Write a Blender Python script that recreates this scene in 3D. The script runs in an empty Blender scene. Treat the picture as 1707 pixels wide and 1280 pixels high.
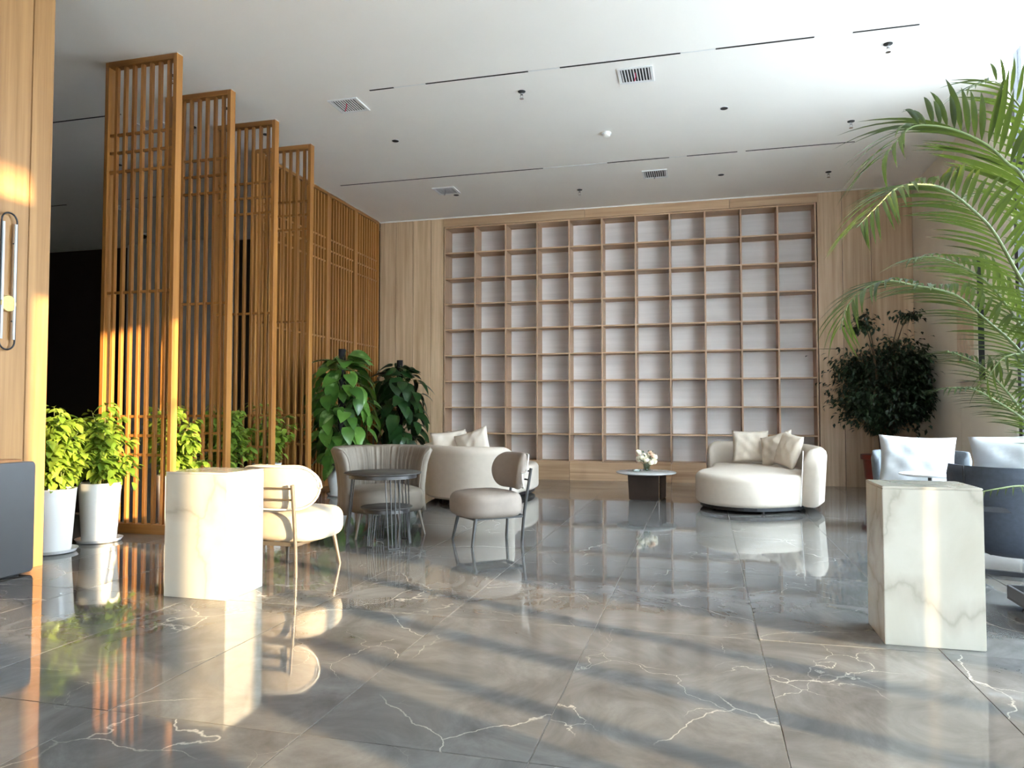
import bpy, bmesh, math, random
from mathutils import Vector, Matrix, Euler

random.seed(7)
S = bpy.context.scene
COL = S.collection
PI = math.pi

# ------------------------------------------------------------------ camera
F_PX, YAW, PITCH, ROLL, H = 1219.13, 0.254817, 0.036959, -0.00042, 1.11
FW = Vector((-math.sin(YAW)*math.cos(PITCH), math.cos(YAW)*math.cos(PITCH), math.sin(PITCH)))
RT = Vector((math.cos(YAW), math.sin(YAW), 0))
UP = RT.cross(FW)
cam = bpy.data.cameras.new('camera')
cam.sensor_width = 36
cam.lens = F_PX/1707*36
cam.clip_end = 300
co = bpy.data.objects.new('camera', cam)
COL.objects.link(co)
M = Matrix((RT, UP, -FW)).transposed().to_4x4()
M.translation = (0, 0, H)
co.matrix_world = M
S.camera = co

# ------------------------------------------------------------------ light
S.view_settings.view_transform = 'Standard'
S.view_settings.look = 'None'
S.view_settings.gamma = 1
S.view_settings.exposure = 0.56
S.view_settings.use_curve_mapping = False
w = bpy.data.worlds.new('sky')
S.world = w
w.use_nodes = True
bgn = w.node_tree.nodes['Background']
bgn.inputs[0].default_value = (0.73, 0.865, 1.0, 1)
bgn.inputs[1].default_value = 24.0
SUN_AZ = math.radians(-23.0)      # towards the sun, measured from +X
SUN_EL = math.radians(7.5)
sd = Vector((math.cos(SUN_AZ)*math.cos(SUN_EL), math.sin(SUN_AZ)*math.cos(SUN_EL), math.sin(SUN_EL)))
sl = bpy.data.lights.new('sun', 'SUN')
sl.energy = 22
sl.angle = math.radians(0.7)
sl.color = (1.0, 0.73, 0.42)
so = bpy.data.objects.new('sun', sl)
so.rotation_euler = sd.to_track_quat('Z', 'Y').to_euler()
so.location = (12, -6, 6)
COL.objects.link(so)


# ------------------------------------------------------------------ mesh helpers
class MB:
    def __init__(self):
        self.v, self.f = [], []

    def add(self, vs, fs):
        n = len(self.v)
        self.v += [tuple(p) for p in vs]
        self.f += [tuple(i+n for i in f) for f in fs]
        return self

    def box(self, x0, x1, y0, y1, z0, z1):
        vs = [(x, y, z) for z in (z0, z1) for y in (y0, y1) for x in (x0, x1)]
        return self.add(vs, [(0, 2, 3, 1), (4, 5, 7, 6), (0, 1, 5, 4), (2, 6, 7, 3), (0, 4, 6, 2), (1, 3, 7, 5)])

    def tube(self, pts, rad, n=8, closed=False, cap=True, flat=1.0):
        pts = [Vector(p) for p in pts]
        m = len(pts)
        if not hasattr(rad, '__len__'):
            rad = [rad]*m
        vs, fs = [], []
        ref = None
        for i, p in enumerate(pts):
            a = pts[(i-1) % m] if (closed or i > 0) else p
            b = pts[(i+1) % m] if (closed or i < m-1) else p
            t = (b-a).normalized()
            if ref is None:
                ref = Vector((0, 0, 1)) if abs(t.z) < .9 else Vector((1, 0, 0))
            s = t.cross(ref)
            if s.length < 1e-6:
                s = t.orthogonal()
            s.normalize()
            u = s.cross(t).normalized()
            ref = u
            for k in range(n):
                an = 2*PI*k/n
                vs.append(p + s*math.cos(an)*rad[i] + u*math.sin(an)*rad[i]*flat)
        for i in range(m if closed else m-1):
            for k in range(n):
                a, b = i*n+k, i*n+(k+1) % n
                c, d = ((i+1) % m)*n+(k+1) % n, ((i+1) % m)*n+k
                fs.append((a, b, c, d))
        if cap and not closed:
            fs.append(tuple(range(n-1, -1, -1)))
            fs.append(tuple((m-1)*n+k for k in range(n)))
        return self.add(vs, fs)

    def lathe(self, prof, n=32, cx=0, cy=0):
        vs, fs = [], []
        m = len(prof)
        for r, z in prof:
            for k in range(n):
                a = 2*PI*k/n
                vs.append((cx+r*math.cos(a), cy+r*math.sin(a), z))
        for i in range(m-1):
            for k in range(n):
                fs.append((i*n+k, i*n+(k+1) % n, (i+1)*n+(k+1) % n, (i+1)*n+k))
        if prof[0][0] > 1e-4:
            fs.append(tuple(range(n-1, -1, -1)))
        if prof[-1][0] > 1e-4:
            fs.append(tuple((m-1)*n+k for k in range(n)))
        return self.add(vs, fs)

    def rings(self, rings, cap0=True, cap1=True, closed=False):
        n = len(rings[0])
        vs, fs = [], []
        for r in rings:
            vs += list(r)
        m = len(rings)
        for i in range(m if closed else m-1):
            j = (i+1) % m
            for k in range(n):
                fs.append((i*n+k, i*n+(k+1) % n, j*n+(k+1) % n, j*n+k))
        if cap0 and not closed:
            fs.append(tuple(range(n-1, -1, -1)))
        if cap1 and not closed:
            fs.append(tuple((m-1)*n+k for k in range(n)))
        return self.add(vs, fs)

    def slab(self, outl, z0, z1, rt, rb, puff=0.0, seg=5, inner=4):
        """closed smooth plan outline (counter-clockwise) extruded with rounded edges"""
        outl = list(outl)
        if sum(outl[i-1][0]*outl[i][1]-outl[i][0]*outl[i-1][1] for i in range(len(outl))) < 0:
            outl.reverse()
        n = len(outl)
        P = [Vector((p[0], p[1])) for p in outl]
        N = []
        for i in range(n):
            t = (P[(i+1) % n]-P[i-1]).normalized()
            N.append(Vector((t.y, -t.x)))
        c = sum(P, Vector((0, 0)))/n
        rg = []

        def ring(off, z):
            rg.append([(P[i].x-N[i].x*off, P[i].y-N[i].y*off, z) for i in range(n)])
        for k in range(seg+1):
            a = PI/2*k/seg
            ring(rb*(1-math.sin(a)), z0+rb*(1-math.cos(a)))
        for k in range(seg+1):
            a = PI/2*k/seg
            ring(rt*(1-math.cos(a)), z1-rt+rt*math.sin(a))
        base = rg[-1]
        for k in range(1, inner+1):
            s = 1-k/(inner+.5)
            rg.append([(c.x+(p[0]-c.x)*s, c.y+(p[1]-c.y)*s, z1+puff*(1-s*s)) for p in base])
        return self.rings(rg)

    def build(self, name, mat=None, parent=None, smooth=False, bevel=0, bseg=2, link=True):
        me = bpy.data.meshes.new(name)
        me.from_pydata(self.v, [], self.f)
        bm = bmesh.new()
        bm.from_mesh(me)
        bmesh.ops.recalc_face_normals(bm, faces=bm.faces)
        if bevel:
            bmesh.ops.bevel(bm, geom=list(bm.edges), offset=bevel, segments=bseg, affect='EDGES', clamp_overlap=True)
        bm.to_mesh(me)
        bm.free()
        if smooth:
            me.polygons.foreach_set('use_smooth', [True]*len(me.polygons))
            if smooth == 'auto':
                me.set_sharp_from_angle(angle=math.radians(40))
        if mat:
            me.materials.append(mat)
        if not link:
            return me
        return put(name, me, parent)


def put(name, me, parent=None, mw=None):
    o = bpy.data.objects.new(name, me)
    COL.objects.link(o)
    if parent:
        o.parent = parent
    if mw is not None:
        o.matrix_local = mw
    return o


def tag(o, label, cat, group=None):
    o['label'] = label
    o['category'] = cat
    if group:
        o['group'] = group
    return o


def thing(name, label, cat, loc=(0, 0, 0), rz=0, group=None):
    o = bpy.data.objects.new(name, None)
    o.empty_display_size = .1
    COL.objects.link(o)
    o.location = loc
    o.rotation_euler = (0, 0, rz)
    return tag(o, label, cat, group)


def struct(o):
    o['kind'] = 'structure'
    return o


def stuff(o):
    o['kind'] = 'stuff'
    return o


def copy_thing(root, label, loc, rz):
    r = root.copy()
    COL.objects.link(r)
    r.location = loc
    r.rotation_euler = (0, 0, rz)
    r['label'] = label
    for ch in list(root.children):
        c = ch.copy()
        COL.objects.link(c)
        c.parent = r
        for g in list(ch.children):
            d = g.copy()
            COL.objects.link(d)
            d.parent = c
    return r


def catmull(pts, n=8, closed=False):
    P = [Vector(p) for p in pts]
    m = len(P)
    out = []
    for i in range(m if closed else m-1):
        if closed:
            p0, p1, p2, p3 = P[i-1], P[i], P[(i+1) % m], P[(i+2) % m]
        else:
            p0, p1, p2, p3 = P[max(i-1, 0)], P[i], P[i+1], P[min(i+2, m-1)]
        for k in range(n):
            t = k/n
            out.append(.5*((2*p1)+(p2-p0)*t+(2*p0-5*p1+4*p2-p3)*t*t+(3*p1-p0-3*p2+p3)*t**3))
    if not closed:
        out.append(P[-1])
    return out


def superellipse(a, b, e=2.6, n=40, cx=0, cy=0):
    r = []
    for k in range(n):
        t = 2*PI*k/n
        c, s = math.cos(t), math.sin(t)
        r.append((cx+a*math.copysign(abs(c)**(2/e), c), cy+b*math.copysign(abs(s)**(2/e), s)))
    return r


def at(px, py, depth):
    """point of the room seen at a pixel of the photograph, at a measured depth along the view axis"""
    return Vector((0, 0, H)) + (FW + RT*((px-853.5)/F_PX) + UP*((640-py)/F_PX))*depth


# ------------------------------------------------------------------ materials
def new_mat(name):
    m = bpy.data.materials.new(name)
    m.use_nodes = True
    nt = m.node_tree
    return m, nt, nt.nodes['Principled BSDF']


def N(nt, t, **kw):
    n = nt.nodes.new(t)
    for k, v in kw.items():
        setattr(n, k, v)
    return n


def ramp(nt, stops):
    r = N(nt, 'ShaderNodeValToRGB')
    el = r.color_ramp.elements
    while len(el) < len(stops):
        el.new(.5)
    for e, (p, c) in zip(el, stops):
        e.position = p
        e.color = (*c, 1)
    return r


def obj_coord(nt, scale, rand=True):
    tc = N(nt, 'ShaderNodeTexCoord')
    mp = N(nt, 'ShaderNodeMapping')
    mp.inputs['Scale'].default_value = scale
    nt.links.new(tc.outputs['Object'], mp.inputs['Vector'])
    if rand:
        oi = N(nt, 'ShaderNodeObjectInfo')
        ml = N(nt, 'ShaderNodeMath', operation='MULTIPLY')
        ml.inputs[1].default_value = 37.0
        nt.links.new(oi.outputs['Random'], ml.inputs[0])
        nt.links.new(ml.outputs[0], mp.inputs['Location'])
    return mp


def plain(name, col, rough=.5, metal=0, spec=.5, noise=0, nscale=40, bump=0, bscale=200):
    m, nt, b = new_mat(name)
    b.inputs['Base Color'].default_value = (*col, 1)
    b.inputs['Roughness'].default_value = rough
    b.inputs['Metallic'].default_value = metal
    b.inputs['Specular IOR Level'].default_value = spec
    mp = obj_coord(nt, (1, 1, 1))
    if noise:
        nz = N(nt, 'ShaderNodeTexNoise')
        nz.inputs['Scale'].default_value = nscale
        nz.inputs['Detail'].default_value = 4
        nt.links.new(mp.outputs[0], nz.inputs['Vector'])
        r = ramp(nt, [(.3, tuple(c*(1-noise) for c in col)), (.7, tuple(min(1, c*(1+noise)) for c in col))])
        nt.links.new(nz.outputs['Fac'], r.inputs[0])
        nt.links.new(r.outputs[0], b.inputs['Base Color'])
    if bump:
        nz = N(nt, 'ShaderNodeTexNoise')
        nz.inputs['Scale'].default_value = bscale
        nt.links.new(mp.outputs[0], nz.inputs['Vector'])
        bp = N(nt, 'ShaderNodeBump')
        bp.inputs['Strength'].default_value = bump
        bp.inputs['Distance'].default_value = .002
        nt.links.new(nz.outputs['Fac'], bp.inputs['Height'])
        nt.links.new(bp.outputs[0], b.inputs['Normal'])
    return m


def wood(name, dark, light, axis='Z', rough=.42, fine=1.0, contrast=1.0):
    m, nt, b = new_mat(name)
    long_, wide = 0.55*fine, 16*fine
    sc = {'Z': (wide, wide, long_), 'X': (long_, wide, wide), 'Y': (wide, long_, wide)}[axis]
    mp = obj_coord(nt, sc)
    nz = N(nt, 'ShaderNodeTexNoise')
    nz.inputs['Scale'].default_value = 1.0
    nz.inputs['Detail'].default_value = 7
    nz.inputs['Roughness'].default_value = .62
    nz.inputs['Distortion'].default_value = .35
    nt.links.new(mp.outputs[0], nz.inputs['Vector'])
    h = .17/contrast
    r = ramp(nt, [(.5-h, dark), (.5, tuple((a+c)/2 for a, c in zip(dark, light))), (.5+h, light)])
    nt.links.new(nz.outputs['Fac'], r.inputs[0])
    # slight difference from board to board
    oi = N(nt, 'ShaderNodeObjectInfo')
    hs = N(nt, 'ShaderNodeHueSaturation')
    mr = N(nt, 'ShaderNodeMapRange')
    mr.inputs['To Min'].default_value = .86
    mr.inputs['To Max'].default_value = 1.12
    nt.links.new(oi.outputs['Random'], mr.inputs['Value'])
    nt.links.new(mr.outputs[0], hs.inputs['Value'])
    nt.links.new(r.outputs[0], hs.inputs['Color'])
    nt.links.new(hs.outputs[0], b.inputs['Base Color'])
    b.inputs['Roughness'].default_value = rough
    bp = N(nt, 'ShaderNodeBump')
    bp.inputs['Strength'].default_value = .12
    bp.inputs['Distance'].default_value = .001
    nt.links.new(nz.outputs['Fac'], bp.inputs['Height'])
    nt.links.new(bp.outputs[0], b.inputs['Normal'])
    return m


def marble_tile(name):
    m, nt, b = new_mat(name)
    mp = obj_coord(nt, (1, 1, 1))
    n1 = N(nt, 'ShaderNodeTexNoise')
    n1.inputs['Scale'].default_value = 2.2
    n1.inputs['Detail'].default_value = 9
    n1.inputs['Roughness'].default_value = .68
    n1.inputs['Distortion'].default_value = 1.0
    nt.links.new(mp.outputs[0], n1.inputs['Vector'])
    base = ramp(nt, [(.28, (.084, .080, .076)), (.5, (.132, .127, .121)), (.74, (.205, .198, .190))])
    nt.links.new(n1.outputs['Fac'], base.inputs[0])

    def veins(scale, width, gate_scale, gate, seed):
        off = N(nt, 'ShaderNodeVectorMath', operation='ADD')
        off.inputs[1].default_value = (seed, seed*1.7, 0)
        nt.links.new(mp.outputs[0], off.inputs[0])
        dn = N(nt, 'ShaderNodeTexNoise')
        dn.inputs['Scale'].default_value = 3.0
        dn.inputs['Detail'].default_value = 6
        nt.links.new(off.outputs[0], dn.inputs['Vector'])
        ds = N(nt, 'ShaderNodeVectorMath', operation='SCALE')
        ds.inputs['Scale'].default_value = .35
        nt.links.new(dn.outputs['Color'], ds.inputs[0])
        ad = N(nt, 'ShaderNodeVectorMath', operation='ADD')
        nt.links.new(off.outputs[0], ad.inputs[0])
        nt.links.new(ds.outputs[0], ad.inputs[1])
        vo = N(nt, 'ShaderNodeTexVoronoi', feature='DISTANCE_TO_EDGE')
        vo.inputs['Scale'].default_value = scale
        nt.links.new(ad.outputs[0], vo.inputs['Vector'])
        mr = N(nt, 'ShaderNodeMapRange')
        mr.inputs['From Min'].default_value = 0
        mr.inputs['From Max'].default_value = width
        mr.inputs['To Min'].default_value = 1
        mr.inputs['To Max'].default_value = 0
        nt.links.new(vo.outputs['Distance'], mr.inputs['Value'])
        g = N(nt, 'ShaderNodeTexNoise')
        g.inputs['Scale'].default_value = gate_scale
        g.inputs['Detail'].default_value = 2
        nt.links.new(off.outputs[0], g.inputs['Vector'])
        gm = N(nt, 'ShaderNodeMapRange')
        gm.inputs['From Min'].default_value = gate
        gm.inputs['From Max'].default_value = gate+.1
        nt.links.new(g.outputs['Fac'], gm.inputs['Value'])
        mu = N(nt, 'ShaderNodeMath', operation='MULTIPLY')
        nt.links.new(mr.outputs[0], mu.inputs[0])
        nt.links.new(gm.outputs[0], mu.inputs[1])
        return mu
    v1 = veins(.9, .0046, 1.2, .49, 0)
    v2 = veins(2.0, .0045, 1.6, .53, 5.3)
    mx = N(nt, 'ShaderNodeMath', operation='MAXIMUM')
    nt.links.new(v1.outputs[0], mx.inputs[0])
    nt.links.new(v2.outputs[0], mx.inputs[1])
    ms = N(nt, 'ShaderNodeMath', operation='MULTIPLY')
    ms.inputs[1].default_value = .6
    nt.links.new(mx.outputs[0], ms.inputs[0])
    mix = N(nt, 'ShaderNodeMix', data_type='RGBA')
    mix.inputs[7].default_value = (.62, .57, .50, 1)
    nt.links.new(ms.outputs[0], mix.inputs[0])
    nt.links.new(base.outputs[0], mix.inputs[6])
    nt.links.new(mix.outputs[2], b.inputs['Base Color'])
    b.inputs['Roughness'].default_value = .045
    b.inputs['IOR'].default_value = 1.5
    wv = N(nt, 'ShaderNodeTexNoise')
    wv.inputs['Scale'].default_value = 7
    wv.inputs['Detail'].default_value = 1
    nt.links.new(mp.outputs[0], wv.inputs['Vector'])
    bp = N(nt, 'ShaderNodeBump')
    bp.inputs['Strength'].default_value = .06
    bp.inputs['Distance'].default_value = .004
    nt.links.new(wv.outputs['Fac'], bp.inputs['Height'])
    nt.links.new(bp.outputs[0], b.inputs['Normal'])
    return m


def white_marble(name):
    m, nt, b = new_mat(name)
    mp = obj_coord(nt, (1, 1, 1))
    n1 = N(nt, 'ShaderNodeTexNoise')
    n1.inputs['Scale'].default_value = 1.6
    n1.inputs['Detail'].default_value = 6
    n1.inputs['Distortion'].default_value = 1.2
    nt.links.new(mp.outputs[0], n1.inputs['Vector'])
    ds = N(nt, 'ShaderNodeVectorMath', operation='SCALE')
    ds.inputs['Scale'].default_value = .5
    nt.links.new(n1.outputs['Color'], ds.inputs[0])
    ad = N(nt, 'ShaderNodeVectorMath', operation='ADD')
    nt.links.new(mp.outputs[0], ad.inputs[0])
    nt.links.new(ds.outputs[0], ad.inputs[1])
    vo = N(nt, 'ShaderNodeTexVoronoi', feature='DISTANCE_TO_EDGE')
    vo.inputs['Scale'].default_value = 1.7
    nt.links.new(ad.outputs[0], vo.inputs['Vector'])
    r = ramp(nt, [(0, (.44, .40, .33)), (.03, (.53, .49, .415)), (.12, (.60, .565, .485))])
    nt.links.new(vo.outputs['Distance'], r.inputs[0])
    r2 = ramp(nt, [(.35, (.86, .84, .80)), (.65, (1, 1, 1))])
    nt.links.new(n1.outputs['Fac'], r2.inputs[0])
    mx = N(nt, 'ShaderNodeMix', data_type='RGBA', blend_type='MULTIPLY')
    mx.inputs[0].default_value = 1
    nt.links.new(r.outputs[0], mx.inputs[6])
    nt.links.new(r2.outputs[0], mx.inputs[7])
    nt.links.new(mx.outputs[2], b.inputs['Base Color'])
    b.inputs['Roughness'].default_value = .12
    return m


def leaf_mat(name, c1, c2, trans=.35, rough=.4, vein=None, tcol=None):
    m, nt, b = new_mat(name)
    oi = N(nt, 'ShaderNodeObjectInfo')
    mp = obj_coord(nt, (1, 1, 1))
    nz = N(nt, 'ShaderNodeTexNoise')
    nz.inputs['Scale'].default_value = 6
    nt.links.new(mp.outputs[0], nz.inputs['Vector'])
    av = N(nt, 'ShaderNodeMath', operation='ADD')
    nt.links.new(oi.outputs['Random'], av.inputs[0])
    nt.links.new(nz.outputs['Fac'], av.inputs[1])
    hv = N(nt, 'ShaderNodeMath', operation='MULTIPLY')
    hv.inputs[1].default_value = .5
    nt.links.new(av.outputs[0], hv.inputs[0])
    r = ramp(nt, [(.25, c1), (.75, c2)])
    nt.links.new(hv.outputs[0], r.inputs[0])
    col = r.outputs[0]
    if vein:
        wv = N(nt, 'ShaderNodeTexNoise')
        wv.inputs['Scale'].default_value = 3.5
        wv.inputs['Detail'].default_value = 5
        nt.links.new(mp.outputs[0], wv.inputs['Vector'])
        g = N(nt, 'ShaderNodeMapRange')
        g.inputs['From Min'].default_value = .6
        g.inputs['From Max'].default_value = .7
        nt.links.new(wv.outputs['Fac'], g.inputs['Value'])
        mx = N(nt, 'ShaderNodeMix', data_type='RGBA')
        mx.inputs[7].default_value = (*vein, 1)
        nt.links.new(g.outputs[0], mx.inputs[0])
        nt.links.new(col, mx.inputs[6])
        col = mx.outputs[2]
    nt.links.new(col, b.inputs['Base Color'])
    b.inputs['Roughness'].default_value = rough
    tr = N(nt, 'ShaderNodeBsdfTranslucent')
    if tcol:
        tr.inputs[0].default_value = (*tcol, 1)
    else:
        nt.links.new(col, tr.inputs[0])
    ms = N(nt, 'ShaderNodeMixShader')
    ms.inputs[0].default_value = trans
    nt.links.new(b.outputs[0], ms.inputs[1])
    nt.links.new(tr.outputs[0], ms.inputs[2])
    nt.links.new(ms.outputs[0], nt.nodes['Material Output'].inputs[0])
    return m


def glass_pane(name, tint=(.975, .99, .985)):
    m, nt, b = new_mat(name)
    tp = N(nt, 'ShaderNodeBsdfTransparent')
    tp.inputs[0].default_value = (*tint, 1)
    gl = N(nt, 'ShaderNodeBsdfGlossy')
    gl.inputs['Roughness'].default_value = .01
    fr = N(nt, 'ShaderNodeFresnel')
    ge = N(nt, 'ShaderNodeNewGeometry')
    mi = N(nt, 'ShaderNodeMapRange')           # same reflectance entering and leaving the thin pane
    mi.inputs['To Min'].default_value = 1.45
    mi.inputs['To Max'].default_value = 1/1.45
    nt.links.new(ge.outputs['Backfacing'], mi.inputs['Value'])
    nt.links.new(mi.outputs[0], fr.inputs[0])
    ms = N(nt, 'ShaderNodeMixShader')
    nt.links.new(fr.outputs[0], ms.inputs[0])
    nt.links.new(tp.outputs[0], ms.inputs[1])
    nt.links.new(gl.outputs[0], ms.inputs[2])
    nt.links.new(ms.outputs[0], nt.nodes['Material Output'].inputs[0])
    return m


W_SCREEN = wood('screen_oak', (.24, .092, .020), (.41, .182, .044), 'Z', .38)
W_SCREEN_X = wood('screen_oak_cross', (.23, .088, .019), (.39, .172, .042), 'X', .38)
W_LEFT = wood('column_oak', (.23, .11, .036), (.36, .195, .075), 'Z', .4)
W_BACK = wood('wall_walnut', (.44, .28, .155), (.68, .475, .30), 'Z', .45)
W_BACKX = wood('shelf_board_walnut', (.40, .235, .125), (.62, .41, .245), 'X', .45)
W_SHELF = wood('shelf_oak', (.42, .25, .15), (.56, .36, .23), 'Z', .5)
SHELF_BACK = wood('shelf_back_grey', (.58, .525, .49), (.67, .615, .585), 'X', .6, .8)
TILE = marble_tile('grey_brown_marble_tile')
GROUT = plain('grout', (.42, .39, .35), .7)
MARBLE = white_marble('white_marble')
CEIL = plain('ceiling_paint', (.92, .88, .825), .75, noise=.012, nscale=1.5)
BEIGE = plain('beige_wall_panel', (.74, .665, .56), .5, noise=.03, nscale=3)
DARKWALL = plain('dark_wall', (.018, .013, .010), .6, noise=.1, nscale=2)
GREYWALL = plain('grey_wall', (.62, .59, .54), .6, noise=.03, nscale=3)
PAVING = plain('exterior_paving', (.38, .37, .36), .8, noise=.1, nscale=2)
PALEEXT = plain('light_block_pale', (.55, .53, .50), .8, noise=.05, nscale=2)
CREAM = plain('cream_velvet', (.60, .52, .435), .85, noise=.03, nscale=14, bump=.25, bscale=350)
CREAMPIL = plain('beige_cushion_cloth', (.62, .53, .43), .9, noise=.04, nscale=20, bump=.3, bscale=300)
TAUPE = plain('taupe_leather', (.20, .165, .13), .62, spec=.3, noise=.06, nscale=12, bump=.15, bscale=120)
LINEN = plain('chair_linen', (.40, .345, .275), .8, noise=.04, nscale=20, bump=.3, bscale=350)
LINEN_G = plain('chair_grey_velvet', (.25, .20, .165), .75, noise=.05, nscale=18, bump=.3, bscale=350)
PIPING = plain('pale_piping', (.80, .76, .70), .7, noise=.03, nscale=20)
WHITEPIL = plain('white_cushion_cotton', (.50, .515, .53), .9, noise=.02, nscale=14, bump=.3, bscale=250)
NAVY = plain('navy_grey_fabric', (.045, .055, .075), .75, noise=.12, nscale=40, bump=.4, bscale=400)
SLATE = plain('slate_fabric', (.11, .125, .14), .75, noise=.1, nscale=40, bump=.4, bscale=400)
OLIVE = plain('grey_green_fabric', (.16, .17, .14), .8, noise=.1, nscale=30, bump=.3, bscale=300)
GUN = plain('gunmetal', (.055, .052, .05), .38, .6, noise=.04, nscale=20)
BRONZE = plain('bronze_leg', (.15, .125, .10), .4, .6, noise=.04, nscale=20)
BLACKM = plain('black_metal', (.018, .018, .022), .4, .3, noise=.05, nscale=20)
DARKTOP = plain('dark_table_top', (.05, .045, .04), .5, spec=.3, noise=.1, nscale=12)
BROWNP = plain('dark_brown_plate', (.030, .017, .011), .55, spec=.25, noise=.1, nscale=10)
GREYCAB = plain('dark_grey_metal', (.095, .095, .10), .42, .2, noise=.05, nscale=5)
COPPER = plain('copper_strip', (.42, .20, .09), .35, .7, noise=.05, nscale=20)
GOLD = plain('brushed_gold', (.80, .62, .26), .28, .9, noise=.08, nscale=60)
POT = plain('white_glazed_pot', (.82, .81, .79), .16, noise=.015, nscale=4)
REDPOT = plain('dark_red_pot', (.20, .028, .018), .35, noise=.08, nscale=8)
SOIL = plain('soil', (.035, .022, .013), .95, noise=.3, nscale=60, bump=.6, bscale=80)
WHITEP = plain('white_plastic', (.80, .80, .79), .4, noise=.01, nscale=10)
BLACKH = plain('dark_recess', (.012, .012, .012), .6, noise=.1, nscale=20)
CHROME = plain('chrome', (.62, .62, .64), .2, .9, noise=.03, nscale=30)
PINK = plain('red_ribbon', (.60, .05, .12), .7, noise=.05, nscale=30)
TABW = plain('white_stone_top', (.72, .74, .75), .2, noise=.03, nscale=6)
GREYMARB = plain('pale_grey_marble_top', (.52, .51, .49), .15, noise=.10, nscale=7)
STEM = plain('green_stem', (.11, .14, .035), .6, noise=.15, nscale=20)
BARK = plain('brown_stem', (.10, .065, .035), .8, noise=.2, nscale=30)
MOSSPOLE = plain('black_moss_pole', (.012, .009, .011), .9, noise=.3, nscale=60, bump=.8, bscale=90)
L_SHRUB = leaf_mat('shrub_leaf', (.13, .225, .025), (.33, .43, .06), .4)
L_POTH = leaf_mat('pothos_leaf', (.04, .115, .018), (.13, .27, .045), .25, .3, vein=(.36, .52, .20))
L_POTHD = leaf_mat('dark_pothos_leaf', (.012, .040, .010), (.032, .090, .022), .2, .3)
L_FICUS = leaf_mat('dark_small_leaf', (.008, .026, .008), (.028, .065, .02), .15, .35)
L_PALM = leaf_mat('palm_leaflet', (.010, .026, .005), (.048, .082, .014), .28, .55, tcol=(.12, .16, .020))
L_FLOW = leaf_mat('bouquet_leaf', (.03, .11, .03), (.09, .22, .06), .3)
ROSE = plain('cream_rose', (.84, .76, .58), .7, noise=.06, nscale=30)
ROSEP = plain('peach_rose', (.82, .52, .36), .7, noise=.06, nscale=30)
PANE = glass_pane('window_glass')
VASEG = glass_pane('vase_glass', (.86, .92, .90))
RIBBON_D = plain('grey_ribbon', (.10, .08, .10), .7, noise=.05, nscale=30)

ZC = 4.40
YB = 11.67
XR = 2.98
XL = -4.62

# ------------------------------------------------------------------ floor
fl = struct(MB().box(-14.3, 3.3, -5.2, 14.6, -.12, -.004).build('floor', GROUT))
gx0, gy0, tx, ty = -1.344, 2.29, 0.8, 1.494
tile_me = MB().box(-tx/2+.0016, tx/2-.0016, -ty/2+.0016, ty/2-.0016, -.02, 0).build('tile', TILE, bevel=.0012, bseg=1, link=False)
for i in range(-16, 7):
    for j in range(-5, 9):
        cx, cy = gx0+tx*(i+.5), gy0+ty*(j+.5)
        if cx-tx/2 > 3.2 or cx+tx/2 < -14.3 or (cx < -6.6 and cy < 4):
            continue
        e = Euler((random.gauss(0, .0006), random.gauss(0, .0006), PI if random.random() < .5 else 0))
        put('tile', tile_me, fl, Matrix.Translation((cx, cy, random.uniform(-.0004, 0)))@e.to_matrix().to_4x4())

# ------------------------------------------------------------------ ceiling
struct(MB().box(-14.3, 2.80, -5.2, 14.6, ZC, ZC+.12).build('ceiling', CEIL))
struct(MB().box(-5.42, XR, YB-.012, YB, ZC-.018, ZC).build('trim_1', PIPING))          # pale shadow gap at the back wall
struct(MB().box(-5.42, -5.40, 7.97, YB, ZC-.018, ZC).build('trim_2', PIPING))
# upper fascia beyond the ceiling edge (light well above the glazing)
struct(MB().box(2.80, 4.2, -5.2, 6.4, ZC+.0, ZC+.12).build('ceiling_recess', CEIL))
struct(MB().box(2.80, 3.2, 8.2, 14.6, ZC, ZC+.12).build('ceiling_strip', CEIL))

# ------------------------------------------------------------------ back wall: wood panels either side of the bookshelf
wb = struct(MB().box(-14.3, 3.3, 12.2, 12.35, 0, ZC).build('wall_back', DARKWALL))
for name, edges in (('left', [-5.42, -5.12, -4.80, -4.47, -4.245]), ('right', [1.685, 2.03, 2.42, 2.98])):
    for a, b in zip(edges[:-1], edges[1:]):
        if name == 'right' and a < 1.7:
            MB().box(a+.003, b-.003, YB, YB+.4, 0, 2.03).build('panel', W_BACK, wb, bevel=.003)
            MB().box(a+.003, b-.003, YB, YB+.4, 2.036, ZC-.018).build('panel', W_BACK, wb, bevel=.003)
        else:
            MB().box(a+.003, b-.003, YB, YB+.4, 0, ZC-.018).build('panel', W_BACK, wb, bevel=.003)

# ------------------------------------------------------------------ right wall
wr = struct(MB().box(XR+.02, XR+.25, 8.22, 12.3, 0, ZC).build('wall_right', BEIGE))
for a, b in ((8.2, 9.79), (9.796, YB)):
    MB().box(XR, XR+.02, a, b, 0, ZC-.005).build('panel', BEIGE, wr, bevel=.002)

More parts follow.
